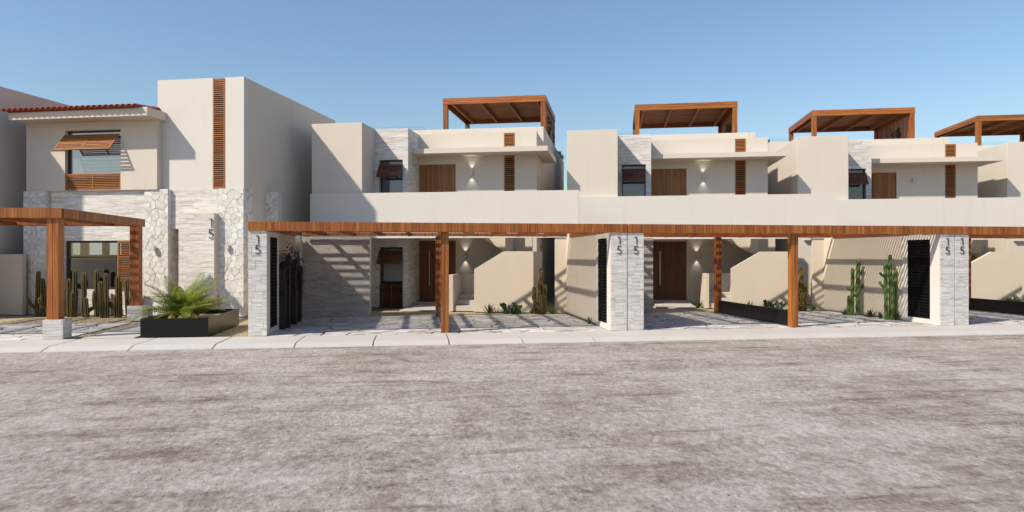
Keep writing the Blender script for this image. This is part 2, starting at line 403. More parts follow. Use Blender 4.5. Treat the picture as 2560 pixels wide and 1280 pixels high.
def digit_one(parent, x, y, z, h, t=.018):
    s = h * .078
    v = [(.02 - s / 2, 0), (.02 + s / 2, 0), (.02 + s / 2, h), (-.2 * h, h), (-.2 * h, h - s * 1.0), (.02 - s / 2, h - s * 1.0)]
    return prism('numeral', parent, v, -t, 0, 'xz', 'digit', (x, y, z))
def digit_five(parent, x, y, z, h, t=.018):
    s = h * .085; c = []
    for k in range(23):             # centre line: top bar, slanted stem, bowl
        a = R(128 - k * (128 + 140) / 22); c.append((math.cos(a) * h * .29 - .01 * h, math.sin(a) * h * .29 + h * .29))
    line = [(h * .24, h - s / 2), (-h * .14, h - s / 2)] + c
    L, Rr = [], []
    for i, p in enumerate(line):
        a = line[max(0, i - 1)]; b = line[min(len(line) - 1, i + 1)]; d = Vector((b[0] - a[0], b[1] - a[1])).normalized()
        k = 1.25 if i in (1, 2) else 1.0
        L.append((p[0] - d.y * s / 2 * k, p[1] + d.x * s / 2 * k)); Rr.append((p[0] + d.y * s / 2 * k, p[1] - d.x * s / 2 * k))
    vs = []; fs = []; n = len(line)
    for yy in (-t, 0): vs += [(u, yy, v) for u, v in L] + [(u, yy, v) for u, v in Rr]
    for i in range(n - 1):
        fs += [[i, i + 1, n + i + 1, n + i], [2 * n + i, 2 * n + i + 1, 3 * n + i + 1, 3 * n + i], [i, i + 1, 2 * n + i + 1, 2 * n + i], [n + i, n + i + 1, 3 * n + i + 1, 3 * n + i]]
    fs += [[0, n, 3 * n, 2 * n], [n - 1, 2 * n - 1, 4 * n - 1, 3 * n - 1]]
    return mesh_obj('numeral', vs, fs, 'digit', parent, (x, y, z))

# ------------------------------------------------------------------ ground, road, kerb, gravel
def sheet(name, x0, x1, y0, y1, z, mat, label=None, kind='structure'):
    o = mesh_obj(name, [(x0, y0, z), (x1, y0, z), (x1, y1, z), (x0, y1, z)], [[0, 1, 2, 3]], mat)
    o['kind'] = kind
    if label: o['label'] = label
    return o
sheet('ground', -400, 400, 14.4, 500, -.12, 'soil', 'bare soil under the row of houses')
rng = random.Random(3)
# the road is one sheet, gently uneven near the camera
def road():
    xs = [-400, -60] + [-30 + i * .5 for i in range(121)] + [60, 400]; ys = [-400, -40, -10] + [i * .5 for i in range(0, 29)] + [14.5]
    vs = []
    for y in ys:
        for x in xs:
            dz = .016 * noise.noise((x * .5, y * .6, 0)) + .006 * noise.noise((x * 1.7, y * 1.9, 3)) if 0 <= y < 14.4 and abs(x) <= 30 else 0
            vs.append((x, y, -.075 + dz))
    n = len(xs); fs = [[j * n + i, j * n + i + 1, (j + 1) * n + i + 1, (j + 1) * n + i] for j in range(len(ys) - 1) for i in range(n - 1)]
    o = mesh_obj('road', vs, fs, 'road', smooth=True); o['kind'] = 'structure'; o['label'] = 'wide worn grey brown road in front of the houses'
road()
sw = thing('sidewalk', 'pale concrete pavement with a rolled kerb along the road', 'pavement', (0, 15, 0), kind='structure')
del sw['category']
SLAB = 1.585; s0 = -34.17
prof = [(15.94, -.1), (15.94, 0), (14.74, 0), (14.70, -.006), (14.42, -.066), (14.42, -.12)]
prof = [(y - 15, z) for y, z in prof]; g = .014
sv = [(x, y, z) for x in (g, SLAB - g) for y, z in prof]; k = len(prof)
sf = [list(range(k)), list(range(k, 2 * k))] + [[i, (i + 1) % k, k + (i + 1) % k, k + i] for i in range(k)]
first = mesh_obj('slab', sv, sf, 'conc', sw, (s0, 0, 0)); 
for i in range(1, 46):
    o = first.copy(); o.location = (s0 + i * SLAB, rng.uniform(-.004, .004), rng.uniform(-.004, .002)); link(o, sw)
sheet('kerb_bed', -36, 38, 14.44, 15.93, -.105, 'grout', 'dark bed under the pavement slabs')
sheet('gravel', -30, 45, 15.95, 32, -.03, 'gravel', 'tan gravel bed between the houses and the pavement')
def pebbles(name, n, region, z, smin, smax, mat, label, seed):
    r = random.Random(seed); vs = []; fs = []
    for _ in range(n):
        x, y = region(r); s = r.uniform(smin, smax); a = r.uniform(0, 6.28); k = r.uniform(.6, 1)
        b = len(vs); c, sn = math.cos(a), math.sin(a)
        for (u, v, w_) in ((1, 0, 0), (0, k, 0), (-1, 0, 0), (0, -k, 0), (0.1, 0, .8), (0, 0, -.4)):
            u *= s * r.uniform(.8, 1.15); v *= s; vs.append((x + u * c - v * sn, y + u * sn + v * c, z + w_ * s))
        fs += [[b + i, b + (i + 1) % 4, b + 4] for i in range(4)] + [[b + (i + 1) % 4, b + i, b + 5] for i in range(4)]
    o = mesh_obj(name, vs, fs, mat); o['kind'] = 'stuff'; o['label'] = label; return o
def on_road(r):
    y = 2.6 + 11.6 * r.random() ** 1.3; return r.uniform(-.8 * y - 2, 1.05 * y + 2), y
pebbles('road_grit', 1100, on_road, -.070, .004, .014, 'grout', 'small dark grit scattered over the road', 5)
pebbles('road_pebbles', 500, on_road, -.070, .004, .012, 'conc', 'small pale pebbles scattered over the road', 6)
pebbles('gravel_stones', 5200, lambda r: r.choice([(r.uniform(-4.55, -3.75), r.uniform(16, 20)), (r.uniform(-7.58, -7.2), r.uniform(16.1, 20)), (r.uniform(-14, -4), r.uniform(18.8, 21))]), -.024, .006, .02, 'gravel', 'loose tan gravel stones in the planting beds', 8)

# ------------------------------------------------------------------ crazy paving of the carports
def paving(name, label, x0, x1, y0, y1, seed, skip=lambda x, y: False, du=.62, dv=.42):
    r = random.Random(seed); t = thing(name, label, 'paving', ((x0 + x1) / 2, y0, 0), kind='structure'); del t['category']
    cx = (x0 + x1) / 2
    box('grout_bed', t, x0 - cx, x1 - cx, 0, y1 - y0, -.06, -.014, 'grout')
    for poly in cells(x0 - cx, x1 - cx, 0, y1 - y0, du, dv, .036, r):
        mx = sum(p[0] for p in poly) / len(poly) + cx; my = sum(p[1] for p in poly) / len(poly) + y0
        if skip(mx, my): continue
        stone('paving_stone', t, poly, 'z', -.03, .03 + r.uniform(-.002, .004), 'pave', r, .008)
for i in range(3):
    xa = X0 + PITCH * i
    paving('paving', ['pale crazy paving of the carport nearest the tower house', 'pale crazy paving of the middle carport', 'pale crazy paving of the far carport'][i], xa + .41, xa + PITCH - .43, 15.96, 20.74, 20 + i)
paving('paving', 'pale crazy paving under the carport at the photo edge', -13.6, -7.62, 16.02, 19.7, 30)
# smooth concrete path between gravel strip and planter
pth = thing('path', 'smooth pale concrete path slabs beside the black planter', 'path', (-6.65, 16, 0), kind='structure'); del pth['category']
for a, b in ((.02, 1.5), (1.56, 2.9), (2.96, 4.6)): bbox('slab', pth, -.56, .52, a, b, -.06, .012, 'conc', .006)

# ------------------------------------------------------------------ louvers, shutters, windows, lamps
def louver(parent, x0, x1, z0, z1, y, n, mat='louver', mull=False, name='louver', fw=.035, depth=.05):
    fr = bbox(name, parent, x0, x0 + fw, y, y + depth, z0, z1, mat, .004)
    # sub-parts hang on the first stile, in its own coordinates
    ox, oy, oz = x0 + fw / 2, y + depth / 2, (z0 + z1) / 2
    def sub(nm, a, b, c, d, e, f, rot=None): return box(nm, fr, a - ox, b - ox, c - oy, d - oy, e - oz, f - oz, mat, rot)
    sub('stile', x1 - fw, x1, y, y + depth, z0, z1)
    sub('rail', x0 + fw, x1 - fw, y, y + depth, z0, z0 + fw); sub('rail', x0 + fw, x1 - fw, y, y + depth, z1 - fw, z1)
    if mull: sub('stile', (x0 + x1) / 2 - fw / 2, (x0 + x1) / 2 + fw / 2, y - .004, y + depth, z0 + fw, z1 - fw)
    pitch = (z1 - z0 - 2 * fw) / n
    for k in range(n):
        zc = z0 + fw + (k + .5) * pitch
        sub('slat', x0 + fw, x1 - fw, y + .008, y + depth - .006, zc - pitch * .21, zc + pitch * .21)
    return fr
def shutter(parent, x0, x1, zt, y, out, drop, mat, n=8):
    """top-hung louvered shutter pushed open at the bottom"""
    L = math.hypot(out, drop); ang = -math.atan2(out, drop)
    piv = bpy.data.objects.new('awning_shutter', None)
    W = x1 - x0; fw = .04
    vs = []
    me = cube(mat)
    fr = bpy.data.objects.new('awning_shutter', me); fr.location = ((x0 + x1) / 2, y, zt - .02); fr.scale = (1, 1, 1)
    # the head rail is the part; stiles and slats hang on it
    bm = bmesh.new(); bmesh.ops.create_cube(bm, size=1); bmesh.ops.scale(bm, vec=(W, .035, fw), verts=bm.verts)
    m2 = bpy.data.meshes.new('awning_shutter'); bm.to_mesh(m2); bm.free(); m2.materials.append(M[mat]); fr.data = m2
    fr.rotation_euler = (ang, 0, 0); link(fr, parent); bpy.data.objects.remove(piv)
    for sx in (-W / 2 + fw / 2, 0, W / 2 - fw / 2): box('stile', fr, sx - fw / 2, sx + fw / 2, -.018, .018, -L, -fw / 2, mat)
    box('rail', fr, -W / 2 + fw, W / 2 - fw, -.017, .017, -L, -L + fw, mat)
    p = (L - fw * 1.5) / n
    for k in range(n):
        zc = -fw / 2 - (k + .5) * p
        for a, b in ((-W / 2 + fw, -fw / 2), (fw / 2, W / 2 - fw)): box('slat', fr, a, b, -.012, .012, zc - p * .27, zc + p * .27, mat)
    return fr
def window(parent, x0, x1, z0, z1, y, glass='glass', bars=(), fw=.05):
    fr = box('window', parent, x0, x1, y, y + .06, z0, z0 + fw, 'frame')
    oz = z0 + fw / 2; oy = y + .03; ox = (x0 + x1) / 2; sx, sy, sz = fr.scale
    # un-scale: build the frame pieces as siblings below an unscaled sill
    bpy.data.objects.remove(fr)
    fr = bbox('window', parent, x0, x1, y, y + .06, z0, z0 + fw, 'frame', .004)
    def sub(nm, a, b, c, d, e, f, mt): return box(nm, fr, a - ox, b - ox, c - oy, d - oy, e - oz, f - oz, mt)
    sub('frame', x0, x0 + fw, y, y + .06, z0 + fw, z1, 'frame'); sub('frame', x1 - fw, x1, y, y + .06, z0 + fw, z1, 'frame')
    sub('frame', x0 + fw, x1 - fw, y, y + .06, z1 - fw, z1, 'frame')
    for zb in bars: sub('frame', x0 + fw, x1 - fw, y - .003, y + .05, zb - .025, zb + .025, 'frame')
    sub('pane', x0 + fw, x1 - fw, y + .026, y + .034, z0 + fw, z1 - fw, glass)
    return fr
LAMPG = 'wall lamps on the houses'
def wall_lamp(label, p, q, z, i, lit=True, power=6.0):
    t = house_thing('wall_lamp', label, 'wall lamp', p, q, z, i, LAMPG)
    bbox('lamp_body', t, -.055, .055, -.12, -.02, -.075, .075, 'lamp', .006)
    box('wall_plate', t, -.04, .04, -.02, 0, -.05, .05, 'lamp')
    if lit:
        for sgn in (1, -1):
            l = bpy.data.lights.new('lamp_beam', 'SPOT'); l.energy = power; l.spot_size = R(78); l.spot_blend = .9; l.color = (1, .93, .82); l.shadow_soft_size = .02
            o = bpy.data.objects.new('lamp_beam', l); o.location = (0, -.075, sgn * .085); o.rotation_euler = (R(180) if sgn > 0 else 0, 0, 0); link(o, t)
    return t

# ------------------------------------------------------------------ the terraced houses
P0, Q0 = -10.2, 21.56
HL = ['white terraced house beside the tall tower house, its box front half in tower shadow',
      'white terraced house second from the tower house, in the middle of the row',
      'white terraced house third from the tower house, its box top level with the pergola posts',
      'white terraced house farthest along the row, cut off by the photo edge']
def build_house(i):
    h = house_thing('terraced_house', HL[i], 'house', P0, Q0, 0, i, 'terraced houses along the street')
    X = lambda p: p - P0
    Y = lambda q: q - Q0
    full = i < 3
    def B(name, p0, p1, q0, q1, z0, z1, mat='stucco', bev=.012, parent=h): return bbox(name, parent, X(p0), X(p1), Y(q0), Y(q1), z0, z1, mat, bev)
    # corner box
    B('corner_block', -10.2, -8.42, 21.70, 26.48, 0, 6.25)
    # stone bay with two windows
    wl, wr = -8.27, -7.405
    holes = [(X(wl), X(wr), .0, 2.11), (X(wl), X(wr), 2.95, 5.16)]
    sb = holed('stone_bay', h, X(-8.42) + .001, X(-7.23), 0, 6.24, Y(22.93), Y(23.25), holes, 'mortar')
    B('bay_side', -7.45, -7.232, 23.252, 24.2, 0, 6.235, 'mortar')
    B('bay_roof', -8.41, -7.46, 23.252, 26.4, 6.0, 6.22)
    r = random.Random(50 + i)
    tiles(sb, '-y', Y(22.93), X(-8.42) + .002, X(-7.212), 0 if full else 2.9, 6.25, .60, .165, holes, rng=r)
    tiles(sb, '+x', X(-7.23), Y(22.925), Y(24.19), 0 if full else 2.9, 6.25, .60, .165, rng=r)
    B('bay_inner_wall', -8.4, -7.3, 24.6, 24.7, 0, 6, 'floor')
    window(h, X(wl) + .002, X(wr) - .002, 2.97, 5.15, Y(23.08), fw=.035)
    shutter(h, X(wl) + .01, X(wr) - .01, 5.0, Y(22.915), .33, .45, 'louver_dark')
    if full:
        window(h, X(wl) + .002, X(wr) - .002, .86, 2.10, Y(23.08), 'glass_rail')
        B('roller_blind', wl + .06, wr - .06, 23.20, 23.215, .9, 2.05, 'stucco_warm')
        shutter(h, X(wl) + .01, X(wr) - .01, 1.99, Y(22.915), .30, .44, 'louver_dark')
        louver(h, X(wl) + .004, X(wr) - .004, .02, .82, Y(22.97), 10, 'louver_dark', True)
    # main wall with doors and louver strip
    mh = [(X(-7.205), X(-5.83), .12, 2.36), (X(-7.205), X(-5.83), 2.76, 5.14), (X(-4.05), X(-3.654), 2.9, 5.41), (X(-4.05), X(-3.654), 5.72, 6.22)]
    holed('main_wall', h, X(-7.21), X(-2.866), 0, 6.25, Y(24.2), Y(24.42), mh, 'stucco')
    for z0, z1, mt in ((.12, 2.36, 'door'), (2.76, 5.14, 'door_up')):
        d = bbox('door', h, X(-7.2), X(-5.835), Y(24.26), Y(24.31), z0 + .002, z1 - .002, mt, .004)
        n = 26; wd = 1.365 / n
        for k in range(n):
            if k in (6,): continue
            x = -1.365 / 2 + (k + .5) * wd
            box('batten', d, x - wd * .36, x + wd * .36, -.025 - .016, -.025, -(z1 - z0) / 2 + .01, (z1 - z0) / 2 - .01, mt)
        box('handle', d, -.31, -.285, -.075, -.05, -.55, .75 if z0 < 1 else .08, 'steel')
    louver(h, X(-4.05) + .003, X(-3.654) - .003, 2.9, 5.41, Y(24.205), 34, 'louver')
    louver(h, X(-4.05) + .003, X(-3.654) - .003, 5.722, 6.215, Y(24.19), 8, 'louver')
    box('louver_backing', h, X(-4.05), X(-3.654), Y(24.30), Y(24.33), 5.72, 6.22, 'frame')
    # side wall, roof parapet, terrace
    holed('side_wall', h, Y(24.422), Y(26.5), 0, 6.245, X(-3.1), X(-2.868), [(Y(25.5), Y(26.2), 1.3, 2.15)], 'stucco', 'y')
    box('side_pane', h, X(-3.0), X(-2.97), Y(25.5), Y(26.2), 1.3, 2.15, 'glass')
    B('rear_side_wall', -3.1, -2.866, 26.502, 36.7, 0, 6.85)
    B('roof_parapet', -10.2, -3.102, 26.5, 26.72, 5.9, 6.85)
    B('rear_wall', -10.2, -3.102, 36.5, 36.7, 0, 6.85)
    B('outer_wall', -10.2, -9.98, 26.722, 36.49, 0, 6.85)
    B('front_roof', -8.4, -3.11, 24.43, 26.49, 6.0, 6.15)
    B('roof_terrace', -9.97, -3.11, 26.73, 36.49, 6.05, 6.2, 'floor')
    B('upper_floor', -9.97, -3.11, 24.43, 36.49, 2.5, 2.7, 'floor')
    # flat canopy wrapping the corner
    prism('canopy', h, [(X(-7.209), Y(23.31)), (X(-2.38), Y(23.31)), (X(-2.38), Y(26.5)), (X(-2.864), Y(26.5)), (X(-2.864), Y(24.198)), (X(-7.209), Y(24.198))], 5.415, 5.585, 'xy', 'stucco')
    # balcony
    B('balcony_parapet', -10.19 if i == 0 else -10.0, -1.22, 21.56, 21.697, 2.385, 3.88, 'stucco_white', .003)
    B('balcony_floor', -8.41, -4.62, 21.70, 24.195, 2.56, 2.75)
    if full:
        # outside stair
        prism('stair_wall', h, [(X(-4.587), 0), (X(-2.665), 0), (X(-2.665), 1.95), (X(-3.63), 1.95), (X(-4.587), 1.375)], Y(21.6), Y(21.8), 'xz', 'stucco_warm')
        B('stair_end_wall', -2.865, -2.665, 21.803, 24.19, 0, 1.95, 'stucco_warm')
        B('stair_side_wall', -5.45, -5.31, 21.7, 23.15, 0, 1.19, 'stucco_warm')
        B('stair_back_wall', -5.308, -4.3, 23.0, 23.14, 0, 1.19, 'stucco_warm')
        for k in range(3): B('step', -5.306, -4.45, 21.78 + k * .33, 22.99, .0 + k * .17 + (.002 if k else 0), .17 * (k + 1), 'conc', .008)
        for k in range(8): B('step', -4.448 + k * .2, -4.25 + k * .2 if k < 7 else -2.87, 21.803, 22.88, .34, .51 + .172 * (k + 1), 'conc', .008)
        prism('upper_flight', h, [(X(-4.62), 2.42), (X(-2.87), 1.42), (X(-2.87), 3.3), (X(-3.75), 3.3), (X(-4.62), 3.6)], Y(22.95), Y(23.12), 'xz', 'stucco_warm')
        prism('flight_soffit', h, [(X(-4.62), 2.43), (X(-2.87), 1.43), (X(-2.87), 1.6), (X(-4.62), 2.6)], Y(23.122), Y(24.19), 'xz', 'stucco_warm')
        B('stair_pier', -3.74, -3.5, 22.60, 22.94, 1.9, 3.6, 'stucco_warm')
        B('end_wall', -1.98, -1.3, 21.60, 21.8, 0, 2.383, 'stucco_warm')
        for k in range(3): B('stepping_slab', -7.1 - k * .0, -5.75, 21.62 + k * .8, 22.3 + k * .8, -.02, .03 + .02 * k, 'conc', .008)
        B('door_step', -7.2, -5.5, 24.0, 24.198, 0, .12, 'conc', .008)
        prism('entry_edging', h, [(X(-8.41), Y(21.75)), (X(-7.2), Y(21.75)), (X(-7.2), Y(22.85)), (X(-8.41), Y(22.85))], -.028, -.012, 'xy', 'soil')
    return h
for i in range(4): build_house(i)
wall_lamp('lit wall lamp on the upper wall right of the oak door, nearest the tower house', -5.22, 24.2, 4.80, 0)
wall_lamp('lit wall lamp above the entry steps of the carport nearest the tower house', -5.46, 24.2, 1.80, 0)
wall_lamp('lit wall lamp on the upper wall of the middle house', -5.22, 24.2, 4.80, 1)
wall_lamp('lit wall lamp beside the walnut door of the middle carport', -5.46, 24.2, 1.80, 1)
wall_lamp('small unlit square wall lamp on the upper wall of the third house', -5.22, 24.2, 4.80, 2, False)

# glass railings and pergolas on the roofs
RAIL = ['first', 'second', 'third', 'fourth']
def pergola(i):
    q0, p0, p1, dep = 29.34, -7.65, -3.09, 4.62; zt, bh = 8.76, .27
    t = house_thing('pergola', ['teak roof pergola nearest the tower house, its slatted side turned to view',
                                'teak roof pergola on the middle house, seen nearly straight from below',
                                'teak roof pergola on the third house, ivy on its slatted side',
                                'teak roof pergola farthest right, cut off by the photo edge'][i], 'pergola', p0, q0, 6.2, i, 'roof pergolas')
    W, D, T = p1 - p0, dep, zt - 6.2
    pw = .2
    for x in (0, W - pw):
        for y in (.012, D - pw - .012):
            xx = x + (.012 if x == 0 else -.012)
            box('post', t, xx, xx + pw * .48, y, y + pw, 0, T - bh, 'wood_v'); box('post', t, xx + pw * .52, xx + pw, y, y + pw, 0, T - bh, 'wood_v')
    for y in (0, D - .06):
        box('beam', t, 0, W, y, y + .06, T - bh, T - bh * .5 - .003, 'wood_h'); box('beam', t, 0, W, y, y + .06, T - bh * .5 + .003, T, 'wood_h')
    for x in (0, W - .06):
        box('beam', t, x, x + .06, .061, D - .061, T - bh, T - bh * .5 - .003, 'wood_h'); box('beam', t, x, x + .06, .061, D - .061, T - bh * .5 + .003, T, 'wood_h')
    for k in range(4):
        x = .35 + k * (W - .8) / 3
        box('rafter', t, x, x + .09, .061, D - .061, T - bh + .02, T - .075, 'wood_h')
    n = 62
    for k in range(n):
        y = .065 + (k + .5) * (D - .13) / n
        box('roof_slat', t, .062, W - .062, y - .022, y + .022, T - .07, T - .012, 'wood_h')
    for k in range(24):             # side screen
        y = .24 + k * (D - .48) / 23
        box('screen_slat', t, W - .09, W - .05, y - .035, y + .035, 0, T - bh - .002, 'wood_v')
    return t
for i in range(4):
    pergola(i)
    gr = house_thing('glass_railing', 'low clear glass railing on the roof edge of the %s house from the tower' % RAIL[i], 'railing', -10.15, 26.62, 6.85, i, 'glass roof railings')
    for k in range(2): box('glass_panel', gr, .02 + k * 1.24, 1.24 + k * 1.24, 0, .012, 0, .17, 'glass_rail')
    for k in range(4): box('glass_panel', gr, -.0, .012, .1 + k * 2.3, 2.38 + k * 2.3, 0, .17, 'glass_rail')

# ------------------------------------------------------------------ tower house
TL = thing('tower_house', 'two storey house with tall plain stair tower, clay tiled eave and stone clad ground floor', 'house', (*hw(-18.2, 18.55), 0), -ALPHA)
TP0, TQ0 = -18.2, 18.55
tx = lambda p: p - TP0
ty = lambda q: q - TQ0
def TB(name, p0, p1, q0, q1, z0, z1, mat='stucco_white', bev=.012): return bbox(name, TL, tx(p0), tx(p1), ty(q0), ty(q1), z0, z1, mat, bev)
# tower
holed('tower_wall', TL, tx(-13.8), tx(-10.98), 3.8, 7.13, ty(18.82), ty(19.02), [(tx(-11.98), tx(-11.59), 3.82, 7.13)], 'stucco_white')
box('louver_backing', TL, tx(-11.98), tx(-11.59), ty(18.95), ty(18.99), 3.82, 7.12, 'frame')
louver(TL, tx(-11.98) + .002, tx(-11.59) - .002, 3.822, 7.10, ty(18.805), 52, 'louver')
TB('tower_side', -11.2, -10.982, 19.022, 25.47, 0, 7.13, 'stucco')
TB('tower_rear', -13.8, -11.202, 25.27, 25.47, 0, 7.13, 'stucco')
TB('tower_far_side', -13.8, -13.6, 19.022, 25.26, 3.8, 7.13, 'stucco')
TB('tower_roof', -13.59, -11.21, 19.03, 25.26, 6.8, 6.95, 'stucco')
# upper wing with window
holed('wing_wall', TL, tx(-18.12), tx(-13.66), 3.8, 6.0, ty(18.6), ty(18.818), [(tx(-16.77), tx(-14.87), 3.81, 5.64)], 'stucco')
TB('wing_side', -18.12, -17.9, 18.82, 25.4, 0, 6.0, 'stucco')
TB('wing_floor', -17.89, -13.61, 18.82, 25.4, 3.5, 3.7, 'floor')
TB('wing_rear', -17.89, -13.61, 25.2, 25.4, 3.71, 6.0, 'floor')
window(TL, tx(-16.77) + .002, tx(-14.87) - .002, 3.83, 5.635, ty(18.72), 'glass_bright')
louver(TL, tx(-16.77) + .003, tx(-14.87) - .003, 3.815, 4.31, ty(18.61), 8, 'louver', True)
shutter(TL, tx(-16.77) - .01, tx(-14.9), 5.50, ty(18.585), .42, .50, 'louver', 9)
# eave: fascia ring, soffit and clay tiles
TB('eave', -18.13, -13.51, 17.97, 18.597, 5.885, 6.14, 'stucco')
TB('eave_end', -13.655, -13.51, 18.6, 18.816, 5.885, 6.14, 'stucco')
def roof_tile_mesh():
    vs = []; fs = []; n = 7; L = .46; r0, r1 = .088, .074
    for j, (y, r) in enumerate(((0, r0), (L, r1))):
        for k in range(n + 1):
            a = math.pi * k / n
            vs.append((math.cos(a) * r, y, math.sin(a) * r * .8)); 
        for k in range(n + 1):
            a = math.pi * k / n
            vs.append((math.cos(a) * (r - .014), y, math.sin(a) * (r - .014) * .8))
    m = n + 1
    for k in range(n):
        fs += [[k, k + 1, 2 * m + k + 1, 2 * m + k], [m + k, m + k + 1, 3 * m + k + 1, 3 * m + k], [k, k + 1, m + k + 1, m + k], [2 * m + k, 2 * m + k + 1, 3 * m + k + 1, 3 * m + k]]
    return vs, fs
tv, tf = roof_tile_mesh()
slope = R(6.0)
roof = prism('roof', TL, [(ty(17.97), 6.142), (ty(25.3), 6.142 + 7.33 * math.tan(slope)), (ty(25.3), 6.0), (ty(17.97), 6.10)], tx(-18.13), tx(-13.815), 'yz', 'clay')
rm = None; r = random.Random(4)
for row in range(7):
    for k in range(24):
        yy = ty(17.80) + row * .40; xx = tx(-18.10) + k * .1875
        if xx > tx(-13.70) and row > 1: continue
        z = 6.155 + (yy - ty(17.93)) * math.tan(slope)
        if rm is None:
            o = mesh_obj('tile', tv, tf, 'clay', roof, (xx, yy, z), smooth=True); rm = o.data
        else:
            o = bpy.data.objects.new('tile', rm); o.location = (xx, yy, z); link(o, roof)
        o.rotation_euler = (slope + r.uniform(-.015, .015) - .02, 0, r.uniform(-.02, .02))
for k in range(24):                 # the hollow pans between the cover tiles
    xx = tx(-18.10) + (k - .5) * .1875
    o = bpy.data.objects.new('pan_tile', rm); o.location = (xx, ty(17.82), 6.17); o.rotation_euler = (-slope, math.pi, 0); o.scale = (1, 5.5, .6); link(o, roof)
# ground floor: travertine wall, piers, entry slot
gw = holed('ground_wall', TL, tx(-18.12), tx(-13.33), 0, 3.79, ty(18.72), ty(18.97), [(tx(-16.85), tx(-14.53), .78, 2.27)], 'mortar')
r = random.Random(11)
tiles(gw, '-y', ty(18.72), tx(-17.37), tx(-14.13), 0, 3.8, .62, .165, [(tx(-16.85), tx(-14.53), .78, 2.27)], rng=r)
window(TL, tx(-16.85) + .002, tx(-15.05), .785, 2.265, ty(18.76), 'glass_clear', bars=(1.76,), fw=.06)
louver(TL, tx(-15.03), tx(-14.535), .785, 2.265, ty(18.66), 20, 'louver', False)
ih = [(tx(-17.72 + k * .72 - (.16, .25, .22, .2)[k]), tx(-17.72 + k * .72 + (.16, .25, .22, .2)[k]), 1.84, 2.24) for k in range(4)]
holed('inner_wall', TL, tx(-17.89), tx(-13.62), 0, 3.45, ty(20.1), ty(20.25), ih, 'stucco_warm')
for a, b, c, d in ih: box('glow_pane', TL, a, b, ty(20.16), ty(20.18), c, d, 'glow')  # added emissive panes, their glow stands in for daylight behind the openings
fp = TB('flagstone_pier', -18.19, -17.4, 18.58, 18.717, 0, 3.79, 'mortar', .004); fp2 = TB('flagstone_pier', -14.12, -13.33, 18.66, 18.717, 0, 3.8, 'mortar', .004)
def ff(name, part, face, c, u0, u1, z0, z1, seed):
    # stones hang on a pier; positions are given in house coordinates
    r = random.Random(seed); off = part.location
    for poly in cells(u0, u1, z0, z1, .20, .185, .006, r):
        o = stone('stone', part, poly, face, c, r.uniform(.010, .022), 'flag', r, .006)
        o.location = Vector(o.location) - off
ff('stone', fp, '-y', ty(18.58), tx(-18.19), tx(-17.40), 0, 3.8, 1)
ff('stone', fp, '+x', tx(-17.40), ty(18.58), ty(18.70), 0, 3.8, 2)
ff('stone', fp2, '-y', ty(18.66), tx(-14.12), tx(-13.33), 0, 3.81, 3)
ff('stone', fp2, '+x', tx(-13.33), ty(18.66), ty(18.80), 2.62, 3.80, 4)
# deep slot beside the pier
sl_ = TB('slot_lining', -13.6, -13.34, 18.972, 20.2, 0, 2.6, 'mortar', .004)
ff('stone', sl_, '+x', tx(-13.34), ty(18.66), ty(20.2), 0, 2.6, 5)
uw = holed('entry_wall', TL, tx(-13.329), tx(-11.8), 0, 3.795, ty(18.80), ty(19.0), [(tx(-13.325), tx(-12.90), 0, 2.6)], 'mortar')
r = random.Random(12)
tiles(uw, '-y', ty(18.80), tx(-13.31), tx(-11.79), 2.62, 3.80, .5, .165, rng=r)
TB('slot_end', -13.33, -12.6, 20.2, 20.35, 0, 2.6, 'stucco')
pn = TB('entry_panel', -12.94, -11.79, 18.60, 18.797, 0, 3.07, 'stucco_warm', .004)
for tset in (1,):
    n0 = len(bpy.data.objects); before = set(o.name for o in bpy.data.objects)
    tiles(pn, '-y', ty(18.60) - pn.location.y, tx(-12.94) - pn.location.x, tx(-11.79) - pn.location.x, -3.07 / 2, 3.07 / 2, .5, .165, rng=r)
digit_one(TL, tx(-11.87), ty(18.56), 2.64, .26); digit_five(TL, tx(-11.88), ty(18.56), 2.33, .27)
cp = TB('flagstone_corner', -11.797, -11.0, 18.795, 19.02, 0, 3.798, 'mortar', .004)
ff('stone', cp, '-y', ty(18.795), tx(-11.797), tx(-10.97), 0, 3.81, 6)
cs = TB('flagstone_side', -11.18, -10.98, 19.021, 19.27, 0, 3.798, 'mortar', .004)
ff('stone', cs, '+x', tx(-10.981), ty(18.79), ty(19.27), 0, 3.81, 7)
ap = TB('alley_pier', -10.979, -10.58, 20.09, 20.4, 0, 3.79, 'mortar', .004)
ff('stone', ap, '-y', ty(20.09), tx(-10.978), tx(-10.58), 0, 3.80, 8)
for lab, p, q, z in (('unlit wall lamp on the flagstone pier left of the potted palm', -13.75, 18.63, 2.02), ('unlit wall lamp on the flagstone tower corner beside house number panel', -11.45, 18.79, 2.06)):
    wall_lamp(lab, p, q, z, 0, False)
# neighbours at the photo's edge
nb = thing('neighbour_house', 'tall plain stucco house in shade, cut off by the left photo edge', 'house', (*hw(-20, 19), 0), -ALPHA)
bbox('wall', nb, -3.0, 1.05, -2.7, 4.0, 0, 7.07, 'stucco')
bbox('roof_coping', nb, -2.9, .95, -2.6, 3.9, 7.071, 7.09, 'stucco')
gwall = thing('garden_wall', 'low shaded garden wall between the two left houses', 'wall', (*hw(-19, 18.3), 0), -ALPHA)
bbox('wall', gwall, .06, 1.03, 0, .15, 0, 1.84, 'stucco'); bbox('coping', gwall, .058, 1.035, -.004, .154, 1.841, 1.86, 'stucco', .004)

